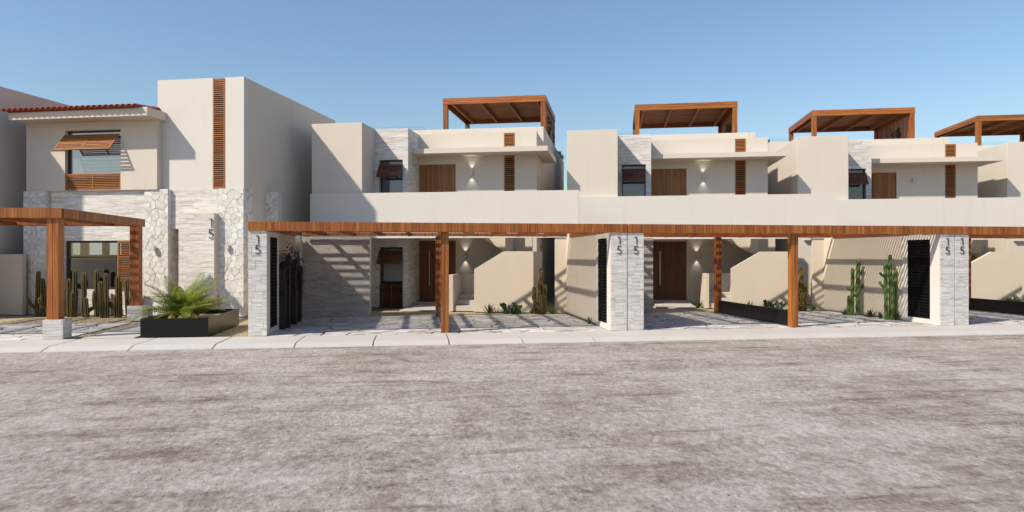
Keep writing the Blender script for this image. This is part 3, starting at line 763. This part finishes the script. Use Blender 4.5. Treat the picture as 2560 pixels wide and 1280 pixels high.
# ------------------------------------------------------------------ carports, gate pillars, walls
CL = ['long teak carport beside the black planter, nearest the tower house', 'teak carport in the middle of the row', 'teak carport farthest right, cut off by the photo edge']
FZ0, FZ1 = 2.365, 2.572
def fascia(t, a, b, y0, y1, z0, z1, wd=.098, name='fascia_plank', along='x'):
    n = max(1, round((b - a) / wd)); s = (b - a) / n; r = random.Random(int(abs(a) * 100) + 3)
    for k in range(n):
        u0, u1 = a + k * s + .0015, a + (k + 1) * s - .0015; e = r.uniform(0, .004)
        if along == 'x': box(name, t, u0, u1, y0 - e, y1, z0, z1, 'wood_v')
        else: box(name, t, y0, y1 + e, u0, u1, z0, z1, 'wood_v')
def carport(i):
    xa = X0 + PITCH * i
    t = thing('carport', CL[i], 'carport', (xa, YF, 0), 0, 'teak carports along the street')
    W = PITCH - .02; D = 4.73
    fascia(t, 0, W, -.03, 0, FZ0, FZ1)
    box('front_beam', t, 0.002, W - .002, .001, .06, FZ0 + .01, FZ1 - .004, 'wood_h')
    fascia(t, 0.42, W - .42, D - .05, D - .02, FZ0 + .03, 2.494, .098, 'rear_plank')
    for k, x in enumerate((.20, 1.02, 1.84, 2.66, 3.48, 4.35, 5.12, 5.94, 6.76, 7.58, 8.40)):
        box('cross_beam', t, x, x + .075, .062, D - .052, 2.385, 2.495, 'wood_y')
    n = 43
    for k in range(n):
        y = .12 + k * .1035
        box('roof_slat', t, .02, W - .02, y, y + .032, 2.497, 2.55, 'wood_h')
    xp = 4.30
    for (y, nm) in ((.10, 'post'), (D - .27, 'post')):
        box(nm, t, xp, xp + .086, y, y + .17, 0, FZ0 + .018 if y > 1 else FZ0 - .002, 'wood_v'); box(nm, t, xp + .094, xp + .18, y, y + .17, 0, FZ0 + .018 if y > 1 else FZ0 - .002, 'wood_v')
    bbox('low_panel', t, xp + .07, xp + .10, .275, D - .275, .01, .41, 'black', .003)
    return t
for i in range(3): carport(i)
def pillar(i, side):
    xa = X0 + PITCH * i if side == 'l' else X0 + PITCH * (i + 1) - .42
    lab = {(0, 'l'): 'stone gate pillar numbered 15 standing alone beside the palm planter', (0, 'r'): 'stone gate pillar numbered 15, first of the middle pair',
           (1, 'l'): 'stone gate pillar numbered 15, second of the middle pair', (1, 'r'): 'stone gate pillar numbered 15 beside the black louvered door and tall green cactus',
           (2, 'l'): 'stone gate pillar numbered 15, farthest right'}[(i, side)]
    t = thing('gate_pillar', lab, 'gate pillar', (xa, YF, 0), 0, 'stone gate pillars')
    H = 2.36
    core = bbox('core', t, .06, .34, .035, 1.385, 0, H, 'stucco', .004)
    r = random.Random(70 + i * 2 + (side == 'r'))
    o = holed('side_panel', t, .035, 1.39, 0, H - .001, .342 if side == 'l' else .0, .40 if side == 'l' else .058, [(.36, 1.20, .13, 2.24)], 'stucco_white', 'y')
    bbox('plain_side', t, .0 if side == 'l' else .342, .058 if side == 'l' else .40, .035, 1.39, 0, H - .002, 'stucco_white', .004)
    f = box('tile', t, 0.0, 0.0001, 0, .0001, 0, .0001, 'trav'); bpy.data.objects.remove(f)
    front = bbox('stone_front', t, 0, .40, .022, .034, 0, H, 'mortar', .002)
    before = front.location.copy()
    tiles(front, '-y', .022 - before.y, 0 - before.x, .40 - before.x, -H / 2, H / 2, .21, .165, rng=r)
    if side == 'l': x0, x1 = .344, .39
    else: x0, x1 = .01, .056
    d = bbox('louver_door', t, x0, x1, .362, .40, .132, 2.238, 'blackslat', .003)
    off = d.location
    bx = (x0 - .002, x0 + .006) if side == 'l' else (x1 - .006, x1 + .002)
    box('backing', d, bx[0] - off.x, bx[1] - off.x, .402 - off.y, 1.158 - off.y, .132 - off.z, 2.238 - off.z, 'blackslat')
    for (a, b) in ((.76, .80), (1.16, 1.198)): box('stile', d, x0 - off.x, x1 - off.x, a - off.y, b - off.y, .132 - off.z, 2.238 - off.z, 'blackslat')
    for k in range(26):
        z = .16 + k * .08
        for (a, b) in ((.402, .758), (.802, 1.158)):
            box('slat', d, x0 + .004 - off.x, x1 - .004 - off.x, a - off.y, b - off.y, z - off.z, z + .045 - off.z, 'blackslat', (0, 0, 0))
    digit_one(t, .20, -.002, 2.075, .185, .012); digit_five(t, .20, -.002, 1.855, .19, .012)
for i, s in ((0, 'l'), (0, 'r'), (1, 'l'), (1, 'r'), (2, 'l')): pillar(i, s)
for i in range(3):                  # grey stone screen wall at the back of each carport
    xa = X0 + PITCH * i
    t = thing('stone_wall', ['grey travertine screen wall at the back of the carport nearest the tower house', 'grey travertine screen wall behind the middle gate pillars', 'grey travertine screen wall at the back of the far carport'][i], 'wall', (xa + .4, 20.77, 0), 0, 'travertine screen walls')
    c = bbox('core', t, .0, 1.945, .0, .74, 0, 2.37, 'stucco_white', .004)
    if i < 2:
        o = c.location
        tiles(c, '-y', -o.y, 0 - o.x, 1.955 - o.x, -2.37 / 2, 2.37 / 2, .33, .15, mat='trav_grey', rng=random.Random(90 + i))
lab = ['shaded stucco wall behind the freestanding gate pillar', 'cream dividing wall behind the middle pair of gate pillars', 'cream dividing wall behind the pair of gate pillars at the far carport']
for i in range(3):
    xa = X0 + PITCH * i
    t = thing('dividing_wall', lab[i], 'wall', (xa, YF + 1.4, 0), 0, 'dividing walls between carports')
    if i == 0: bbox('wall', t, 0, .22, 0, 5.2, 0, 2.42, 'stucco_warm')
    else: bbox('wall', t, -.36, .24, 0, 3.95, 0, 2.42, 'stucco_warm')
# carport beside the tower house, at the edge of the photo
t = thing('carport', 'teak carport on stone footings in front of the cactus bed, at the left photo edge', 'carport', (-7.60, 16.04, 0), 0, 'teak carports along the street')
FA, FB = 2.625, 2.835
fascia(t, -6.4, 0, -.03, 0, FA, FB); fascia(t, 0.002, 4.5, .0, .03, FA, FB, .098, 'fascia_plank', 'y')
box('front_beam', t, -6.39, -.002, .001, .06, FA + .01, FB - .004, 'wood_h')
box('side_beam', t, -.062, -.002, .062, 4.5, FA + .01, FB - .004, 'wood_h')
fascia(t, -6.4, -.07, 4.46, 4.49, FA + .01, FB - .01, .098, 'rear_plank')
for k in range(5): box('cross_beam', t, -5.9 + k * 1.25, -5.82 + k * 1.25, .062, 4.45, FA + .02, FA + .13, 'wood_y')
for k in range(42): box('roof_slat', t, -6.38, -.07, .12 + k * .1035, .15 + k * .1035, FA + .132, FA + .177, 'wood_h')
for x, y in ((-.325, .02), (-.27, 4.22), (-6.3, .02)):
    for a in (0, .12): box('post', t, x + a, x + a + .112, y, y + .27, .425, FA + .008 if y > 1 else FA - .003, 'wood_v')
    cb = bbox('stone_footing', t, x - .05, x + .33, y - .04, y + .34, 0, .42, 'mortar', .006); o = cb.location
    tiles(cb, '-y', y - .04 - o.y, x - .05 - o.x, x + .33 - o.x, -.21, .21, .3, .105, rng=random.Random(int(y * 10)))
    tiles(cb, '+x', x + .33 - o.x, y - .06 - o.y, y + .34 - o.y, -.21, .215, .3, .105, rng=random.Random(int(y * 11)))

# ------------------------------------------------------------------ planter and plants
pl = thing('planter', 'long black metal planter box holding a cycad palm', 'planter', (-6.0, 16.0, 0))
bbox('front_panel', pl, 0, 1.42, 0, .03, 0, .42, 'black', .004); bbox('rear_panel', pl, 0, 1.42, 2.65, 2.68, 0, .42, 'black', .004)
bbox('side_panel', pl, 0, .03, .031, 2.649, 0, .42, 'black', .004); bbox('side_panel', pl, 1.39, 1.42, .031, 2.649, 0, .42, 'black', .004)
bbox('soil', pl, .031, 1.389, .031, 2.649, .05, .30, 'gravel', .004)

def frond_mesh(L, n, seed, curl):
    r = random.Random(seed); vs = []; fs = []; pts = []
    for k in range(n + 1):
        s = k / n; pts.append(Vector((L * (s - .12 * curl * s * s), 0, L * (.10 * s - curl * .42 * s * s))))
    for k in range(n):              # rachis
        a, b = pts[k], pts[k + 1]; wa, wb = .011 * (1 - k / n) + .003, .011 * (1 - (k + 1) / n) + .003; o = len(vs)
        vs += [a + Vector((0, wa, 0)), a + Vector((0, -wa, 0)), a + Vector((0, 0, -wa)), b + Vector((0, wb, 0)), b + Vector((0, -wb, 0)), b + Vector((0, 0, -wb))]
        fs += [[o, o + 1, o + 4, o + 3], [o + 1, o + 2, o + 5, o + 4], [o + 2, o, o + 3, o + 5]]
    for k in range(2, n + 1):
        s = k / n; d = (pts[min(n, k)] - pts[k - 1]).normalized()
        ll = .25 * L * (math.sin(math.pi * min(1, s * .86 + .12)) ** .6) * r.uniform(.85, 1.1)
        for sg in (1, -1):
            dirv = (d * (.55 + .5 * s) + Vector((0, sg * 1.0, .32 + r.uniform(-.12, .12)))).normalized()
            wv = d * .0140 * (1 + .3 * r.random()); a = pts[k]; mid = a + dirv * ll * .5 + Vector((0, 0, .012)); e = a + dirv * ll + Vector((0, 0, -.16 * ll)); o = len(vs)
            vs += [a - wv * .5, a + wv * .5, mid + wv, mid - wv, e]
            fs += [[o, o + 1, o + 2, o + 3], [o + 3, o + 2, o + 4]]
    return vs, fs
def palm(loc):
    t = thing('cycad_palm', 'bushy green cycad palm with feathery fronds growing in the black planter', 'palm', loc)
    r = random.Random(21); base = []
    for k in range(4):
        v, f = frond_mesh(1.08, 20, k, .55 + .3 * k); o = mesh_obj('frond', v, f, 'frond', t); base.append(o)
    used = [False] * 4
    for k in range(66):
        j = r.randrange(4); a = k * 2.39996 + r.uniform(-.25, .25); s = r.uniform(.72, 1.08); elev = R(82 - 62 * (k / 65) + r.uniform(-6, 6))
        if not used[j]: o = base[j]; used[j] = True
        else: o = base[j].copy(); link(o, t)
        c = r.randrange(3); ox = (-.3, .0, .22)[c]; oy = (.1, 0, .25)[c]
        o.location = (ox * .7 + .05 * math.cos(a), oy + .05 * math.sin(a), .02 + .06 * r.random()); o.rotation_euler = (r.uniform(-.3, .3), -elev, a); o.scale = (s, s, s)
    vs = []; fs = []
    for (cx, cy, rr, hh) in ((-.22, -.18, .1, .16), (.05, -.26, .13, .15), (.2, .0, .1, .14)):
        o = len(vs); m = 10
        for jj in range(4):
            rad = rr * (1, .95, .65, .0001)[jj]
            vs += [(cx + rad * math.cos(6.283 * q / m), cy + rad * math.sin(6.283 * q / m), hh * jj / 3) for q in range(m)]
        fs += [[o + jj * m + q, o + jj * m + (q + 1) % m, o + (jj + 1) * m + (q + 1) % m, o + (jj + 1) * m + q] for jj in range(3) for q in range(m)]
    mesh_obj('husk', vs[:40], [f for f in fs if max(f) < 40], 'bulb', t, smooth=True)
    mesh_obj('husk', vs[40:80], [[v - 40 for v in f] for f in fs if 40 <= min(f) and max(f) < 80], 'bulb', t, smooth=True)
    mesh_obj('husk', vs[80:], [[v - 80 for v in f] for f in fs if min(f) >= 80], 'bulb', t, smooth=True)
palm((-5.46, 17.2, .30))

def column(pts, rad, ribs=9, depth=.24, top=.12):
    """one ribbed cactus column along a list of points; returns verts, faces, rib values"""
    P = [Vector(p) for p in pts]; path = []
    for a, b in zip(P, P[1:]):
        n = max(2, int((b - a).length / .07))
        for k in range(n): path.append(a.lerp(b, k / n))
    path.append(P[-1])
    e0 = path[-2]
    if (path[-1] - e0).length > 1e-4: path = path[:-1] + [e0.lerp(P[-1], f) for f in (.35, .65, .85, 1)]
    for _ in range(3):              # round the bends
        path = [path[0]] + [(path[k - 1] + path[k] * 2 + path[k + 1]) / 4 for k in range(1, len(path) - 1)] + [path[-1]]
    ln = [0]
    for a, b in zip(path, path[1:]): ln.append(ln[-1] + (b - a).length)
    T = ln[-1]; vs = []; fs = []; at = []; m = ribs * 2
    ref = Vector((1, 0, 0))
    for k, p in enumerate(path):
        d = (path[min(k + 1, len(path) - 1)] - path[max(0, k - 1)]).normalized()
        u = (ref - d * ref.dot(d)).normalized(); v = d.cross(u); ref = u
        e = min(1, (T - ln[k]) / (rad * 1.3)); rr = rad * math.sqrt(max(.004, 1 - (1 - e) ** 2)) * (1 + .02 * math.sin(ln[k] * 9))
        if k == 0: rr *= .85
        for q in range(m):
            a = 6.28318 * q / m; ridge = q % 2 == 0; x = rr * (1 if ridge else 1 - depth)
            vs.append(p + u * math.cos(a) * x + v * math.sin(a) * x); at.append(1.0 if ridge else 0.0)
    for k in range(len(path) - 1):
        for q in range(m): fs.append([k * m + q, k * m + (q + 1) % m, (k + 1) * m + (q + 1) % m, (k + 1) * m + q])
    fs.append([(len(path) - 1) * m + q for q in range(m)])
    return vs, fs, at
def cactus(label, loc, columns, mat, group='column cacti', rz=0, scale=1.0, ribs=8, depth=.26):
    t = thing('column_cactus', label, 'cactus', loc, rz, group)
    for pts, rad in columns:
        v, f, a = column([tuple(c * scale for c in p) for p in pts], rad * scale, ribs, depth)
        mesh_obj('stem', v, f, mat, t, attr=a)
    return t
# bed in front of the tower house's window
bed_y = lambda p: (hw(p, 18.35))
def clump(seed, n, h):
    r = random.Random(seed); cols = []
    for k in range(n):
        a = r.uniform(0, 6.28); d = .05 + .13 * k / max(1, n - 1); x, y = math.cos(a) * d, math.sin(a) * d * .6; hh = h * (1 if k == 0 else r.uniform(.35, .9))
        lean = r.uniform(-.05, .05)
        if k % 3 == 2: cols.append(([(x * .2, y * .2, .0), (x * .2, y * .2, .18 + .1 * r.random()), (x * 2.4, y * 2, .32 + .1 * r.random()), (x * 2.5 + lean, y * 2, hh * .8 + .1)], .058))
        else: cols.append(([(x, y, 0), (x + lean, y, hh * .5), (x + lean * 1.6, y, hh)], .07))
    return cols
CB = [(-17.25, 1.38, 4, 'bent armed olive cactus clump in front of the flagstone pier at the row end'),
      (-16.92, .95, 3, 'short olive cactus clump half hidden behind the carport front post'),
      (-16.62, 1.10, 3, 'olive cactus clump just right of the carport front post'),
      (-16.10, 1.42, 4, 'tall olive cactus clump below the left part of the dark window'),
      (-15.72, 1.34, 3, 'paired olive cactus columns below the window middle'),
      (-15.42, 1.42, 2, 'slim tall olive cactus below the right part of the window'),
      (-14.98, 1.33, 4, 'olive cactus clump in front of the window louver'),
      (-14.62, 1.25, 4, 'dark olive cactus clump left of the rear carport post'),
      (-14.30, 1.15, 3, 'dark olive cactus leaning beside the rear carport post')]
for k, (p, h, n, lab) in enumerate(CB):
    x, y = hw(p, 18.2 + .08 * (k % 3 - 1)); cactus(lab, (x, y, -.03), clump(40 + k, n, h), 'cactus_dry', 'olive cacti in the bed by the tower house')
# the two tall bright green cacti by the far divider
xg = X0 + PITCH * 2 - .36
cactus('tall bright green cactus with five arms by the cream wall, left of the taller one', (xg - .22, 19.05, -.02),
       [([(0, 0, 0), (.0, 0, .9), (.02, 0, 1.72)], .063), ([(-.17, -.02, 0), (-.16, 0, .7), (-.15, 0, 1.45)], .053), ([(-.26, .05, 0), (-.24, .05, .62)], .05),
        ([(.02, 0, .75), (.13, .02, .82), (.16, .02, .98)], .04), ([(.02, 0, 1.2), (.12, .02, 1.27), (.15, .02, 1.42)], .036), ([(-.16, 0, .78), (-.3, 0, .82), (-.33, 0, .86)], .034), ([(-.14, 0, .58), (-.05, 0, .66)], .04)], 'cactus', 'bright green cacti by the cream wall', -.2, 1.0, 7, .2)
cactus('tallest bright green cactus beside the black louvered door', (xg - .20, 17.62, -.02),
       [([(0, 0, 0), (.0, 0, .9), (-.03, 0, 1.86)], .06), ([(-.14, -.03, 0), (-.15, -.03, .7), (-.16, -.03, 1.62)], .055), ([(.12, .02, 0), (.13, .02, .8), (.13, .02, 1.45)], .047), ([(.0, -.08, 0), (.0, -.08, 1.2)], .058),
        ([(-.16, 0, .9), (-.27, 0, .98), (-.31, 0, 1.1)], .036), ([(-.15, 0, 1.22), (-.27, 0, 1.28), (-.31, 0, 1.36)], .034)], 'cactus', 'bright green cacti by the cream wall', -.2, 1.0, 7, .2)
# golden clumps by the alley walls
for i, lab in enumerate(('golden ribbed cactus clump by the narrow alley of the carport nearest the tower house', 'golden ribbed cactus clump behind the front post of the middle carport', 'golden ribbed cactus clump at the far carport by the photo edge')):
    x, y = hw(-2.45, 21.35)
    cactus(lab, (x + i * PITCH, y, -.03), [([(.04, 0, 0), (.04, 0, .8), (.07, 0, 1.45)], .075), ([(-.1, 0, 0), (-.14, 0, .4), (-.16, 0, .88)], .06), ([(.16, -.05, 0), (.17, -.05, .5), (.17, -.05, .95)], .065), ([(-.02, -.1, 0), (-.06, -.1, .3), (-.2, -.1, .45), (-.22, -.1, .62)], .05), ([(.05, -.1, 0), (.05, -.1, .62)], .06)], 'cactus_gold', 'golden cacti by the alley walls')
def agave(label, loc, n, L, wd, mat, seed, spread=1.0, group='small agaves along the wall foot', name='agave'):
    r = random.Random(seed); t = thing(name, label, 'agave', loc, 0, group)
    for k in range(n):
        a = k * 2.39996; s = (k + .5) / n; tilt = R(8 + 62 * s * spread) + r.uniform(-.08, .08); ll = L * r.uniform(.8, 1.05) * (.75 + .35 * (1 - abs(s - .5)))
        vs = []; fs = []; m = 6
        for j in range(m + 1):
            u = j / m; wj = wd * (.75 + .5 * math.sin(math.pi * min(1, u * 1.1))) * (1 - u ** 3) + .001
            ang = tilt - .25 * u * tilt * 0 - .22 * u; out = math.sin(ang) * ll * u; up = math.cos(ang) * ll * u
            for sx, dz in ((-1, .35), (0, -.2), (1, .35)): vs.append((out - dz * wj * math.cos(ang), sx * wj, up + dz * wj * math.sin(ang)))
        for j in range(m):
            for c in (0, 1): fs.append([j * 3 + c, j * 3 + c + 1, (j + 1) * 3 + c + 1, (j + 1) * 3 + c])
        mesh_obj('leaf', vs, fs, mat, t, (0, 0, 0), (0, 0, a))
    return t
def prickly(label, loc, seed, scale=1.0):
    r = random.Random(seed); t = thing('prickly_pear', label, 'cactus', loc, 0, 'prickly pears in front of the stair walls')
    bm = bmesh.new(); bmesh.ops.create_uvsphere(bm, u_segments=12, v_segments=8, radius=1); bmesh.ops.translate(bm, verts=bm.verts, vec=(0, 0, 1))
    for v in bm.verts: v.co.x *= .8 + .1 * v.co.z
    me = bpy.data.meshes.new('pad'); bm.to_mesh(me); bm.free(); me.materials.append(M['pad']); me.polygons.foreach_set('use_smooth', [True] * len(me.polygons))
    def pad(x, y, z, h, tilt, rot, lvl):
        o = bpy.data.objects.new('pad', me); o.location = (x, y, z); o.rotation_euler = (0, tilt, rot); o.scale = (h * .36, h * .12, h * .5); link(o, t)
        tip = Vector((math.sin(tilt) * math.cos(rot), math.sin(tilt) * math.sin(rot), math.cos(tilt))) * h * .9
        if lvl < 2:
            for k in range(r.choice((1, 2, 2, 3))):
                pad(x + tip.x + r.uniform(-.03, .03), y + tip.y, z + tip.z, h * r.uniform(.62, .85), tilt + r.uniform(-.6, .6), rot + r.uniform(-.5, .5), lvl + 1)
    for k in range(11): pad((r.uniform(-.30, .30)) * scale, r.uniform(-.1, .1) * scale, -.03, r.uniform(.13, .20) * scale, r.uniform(-.5, .5), r.uniform(-.7, .7), 0)
def at_house(p, q, i): x, y = hw(p, q); return (x + i * PITCH, y, -.03)
whr = ['of the first carport', 'of the middle carport', 'of the far carport']
for i in range(3):
    agave('dark spiky agave at the foot of the stair wall ' + whr[i], at_house(-4.05, 21.4, i), 18, .34, .022, 'agave', 3 + i)
    prickly('prickly pear with many round pads at the stair wall ' + whr[i], at_house(-3.2, 21.33, i), 11 + i)
    agave('leafy green agave right of the golden cactus ' + whr[i], at_house(-2.02, 21.3, i), 22, .27, .016, 'aloe', 13 + i, 1.15)
    agave('tufted small agave left of the golden cactus ' + whr[i], at_house(-2.68, 21.38, i), 16, .22, .014, 'aloe', 23 + i, .8)
agave('small upright agave beside the louvered pillar door of the first carport', (X0 + PITCH - .52, 17.65, -.02), 16, .22, .015, 'aloe', 33, .8)
agave('low dark agave left of the five armed cactus', (xg - .42, 19.3, -.02), 20, .27, .02, 'agave', 41, 1.35)
agave('low dark agave right of the five armed cactus', (xg - .18, 18.55, -.02), 20, .30, .02, 'agave', 42, 1.35)
agave('small upright agave left of the tallest green cactus', (xg - .30, 17.95, -.02), 14, .24, .016, 'agave', 43, .6)
agave('small upright agave right of the tallest green cactus', (xg - .14, 17.42, -.02), 16, .26, .016, 'agave', 44, .6)
agave('low dark agave beside the stepping slabs of the middle carport', at_house(-5.62, 22.2, 1), 22, .34, .022, 'agave', 45, 1.4)
# dark leafy columns in the shade behind the first gate pillar
def leafy_column(label, loc, h, seed, n=3):
    r = random.Random(seed); t = thing('column_shrub', label, 'shrub', loc, 0, 'dark succulents behind the first gate pillar')
    lv = []; lf = []
    for k in range(n):
        x, y = r.uniform(-.04, .22), r.uniform(-.28, .28); hh = h * r.uniform(.82, 1.0)
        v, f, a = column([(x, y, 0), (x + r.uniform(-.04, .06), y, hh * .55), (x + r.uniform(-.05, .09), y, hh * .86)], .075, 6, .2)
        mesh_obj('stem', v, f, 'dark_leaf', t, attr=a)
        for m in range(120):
            z = hh * (.45 + .55 * r.random()); a = r.uniform(0, 6.28); d = .05 + .11 * r.random(); c = Vector((x + d * math.cos(a) + .04, y + d * math.sin(a), z)); s = r.uniform(.018, .035)
            u = Vector((r.uniform(-1, 1), r.uniform(-1, 1), r.uniform(-1, 1))).normalized(); w_ = u.cross(Vector((.3, .2, .9))).normalized(); o = len(lv)
            lv += [c - u * s, c + w_ * s * .7, c + u * s, c - w_ * s * .7]; lf.append([o, o + 1, o + 2, o + 3])
    o = mesh_obj('foliage', lv, lf, 'dark_leaf', t); o['kind'] = 'stuff'
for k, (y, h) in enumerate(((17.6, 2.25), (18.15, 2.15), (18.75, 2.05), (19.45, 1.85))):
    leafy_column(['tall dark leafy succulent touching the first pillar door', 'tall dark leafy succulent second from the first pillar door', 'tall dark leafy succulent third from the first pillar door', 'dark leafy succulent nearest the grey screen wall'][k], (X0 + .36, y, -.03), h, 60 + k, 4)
# ivy on the pergola screens and roof edge shrubs
def ivy(label, p, q, z, i, w_, h_, seed, n):
    r = random.Random(seed); t = house_thing('climbing_plant', label, 'climbing plant', p, q, z, i, 'climbing plants on the pergola screens'); lv = []; lf = []
    blobs = [(r.uniform(0, w_), r.uniform(0, h_), r.uniform(.15, .4)) for _ in range(int(9 * w_))]
    for _ in range(n):
        b = r.choice(blobs); c = Vector((r.uniform(-.12, .12), b[0] + r.gauss(0, b[2] * .6), max(0, b[1] + r.gauss(0, b[2] * .7)))); s = r.uniform(.025, .055)
        if c.z > h_: continue
        u = Vector((r.uniform(-1, 1), r.uniform(-1, 1), r.uniform(-1, 1))).normalized(); w2 = u.cross(Vector((.9, .3, .2))).normalized(); o = len(lv)
        lv += [c - u * s, c + w2 * s * .7, c + u * s, c - w2 * s * .7]; lf.append([o, o + 1, o + 2, o + 3])
    o = mesh_obj('foliage', lv, lf, 'ivy', t); o['kind'] = 'stuff'
for i in range(4):
    ivy('dark green ivy on the slatted side of the %s pergola from the tower house' % RAIL[i], -3.16, 30.6, 6.2, i, 1.1, 1.9, 80 + i, 1700)
    ivy('dark green ivy at the rear post of the %s pergola from the tower house' % RAIL[i], -3.2, 33.1, 6.2, i, .6, 1.55, 90 + i, 900)
def shrub(label, loc, s, seed):
    r = random.Random(seed); t = thing('roof_shrub', label, 'shrub', loc, 0, 'small shrubs on the roof edge'); lv = []; lf = []
    for _ in range(420):
        c = Vector((r.gauss(0, s * .5), r.gauss(0, s * .5), abs(r.gauss(0, s * .7)))); k = r.uniform(.03, .06)
        u = Vector((r.uniform(-1, 1), r.uniform(-1, 1), r.uniform(-.2, 1))).normalized(); w2 = u.cross(Vector((.9, .3, .2))).normalized(); o = len(lv)
        lv += [c - u * k, c + w2 * k * .5, c + u * k, c - w2 * k * .5]; lf.append([o, o + 1, o + 2, o + 3])
    o = mesh_obj('foliage', lv, lf, 'ivy', t); o['kind'] = 'stuff'
for k, q in enumerate((34.6, 35.7)):
    x, y = hw(-3.0, q); shrub(['small green shrub on the roof edge just behind the first pergola screen', 'small green shrub at the rear end of the first house roof edge'][k], (x, y, 6.85), .16, 99 + k)
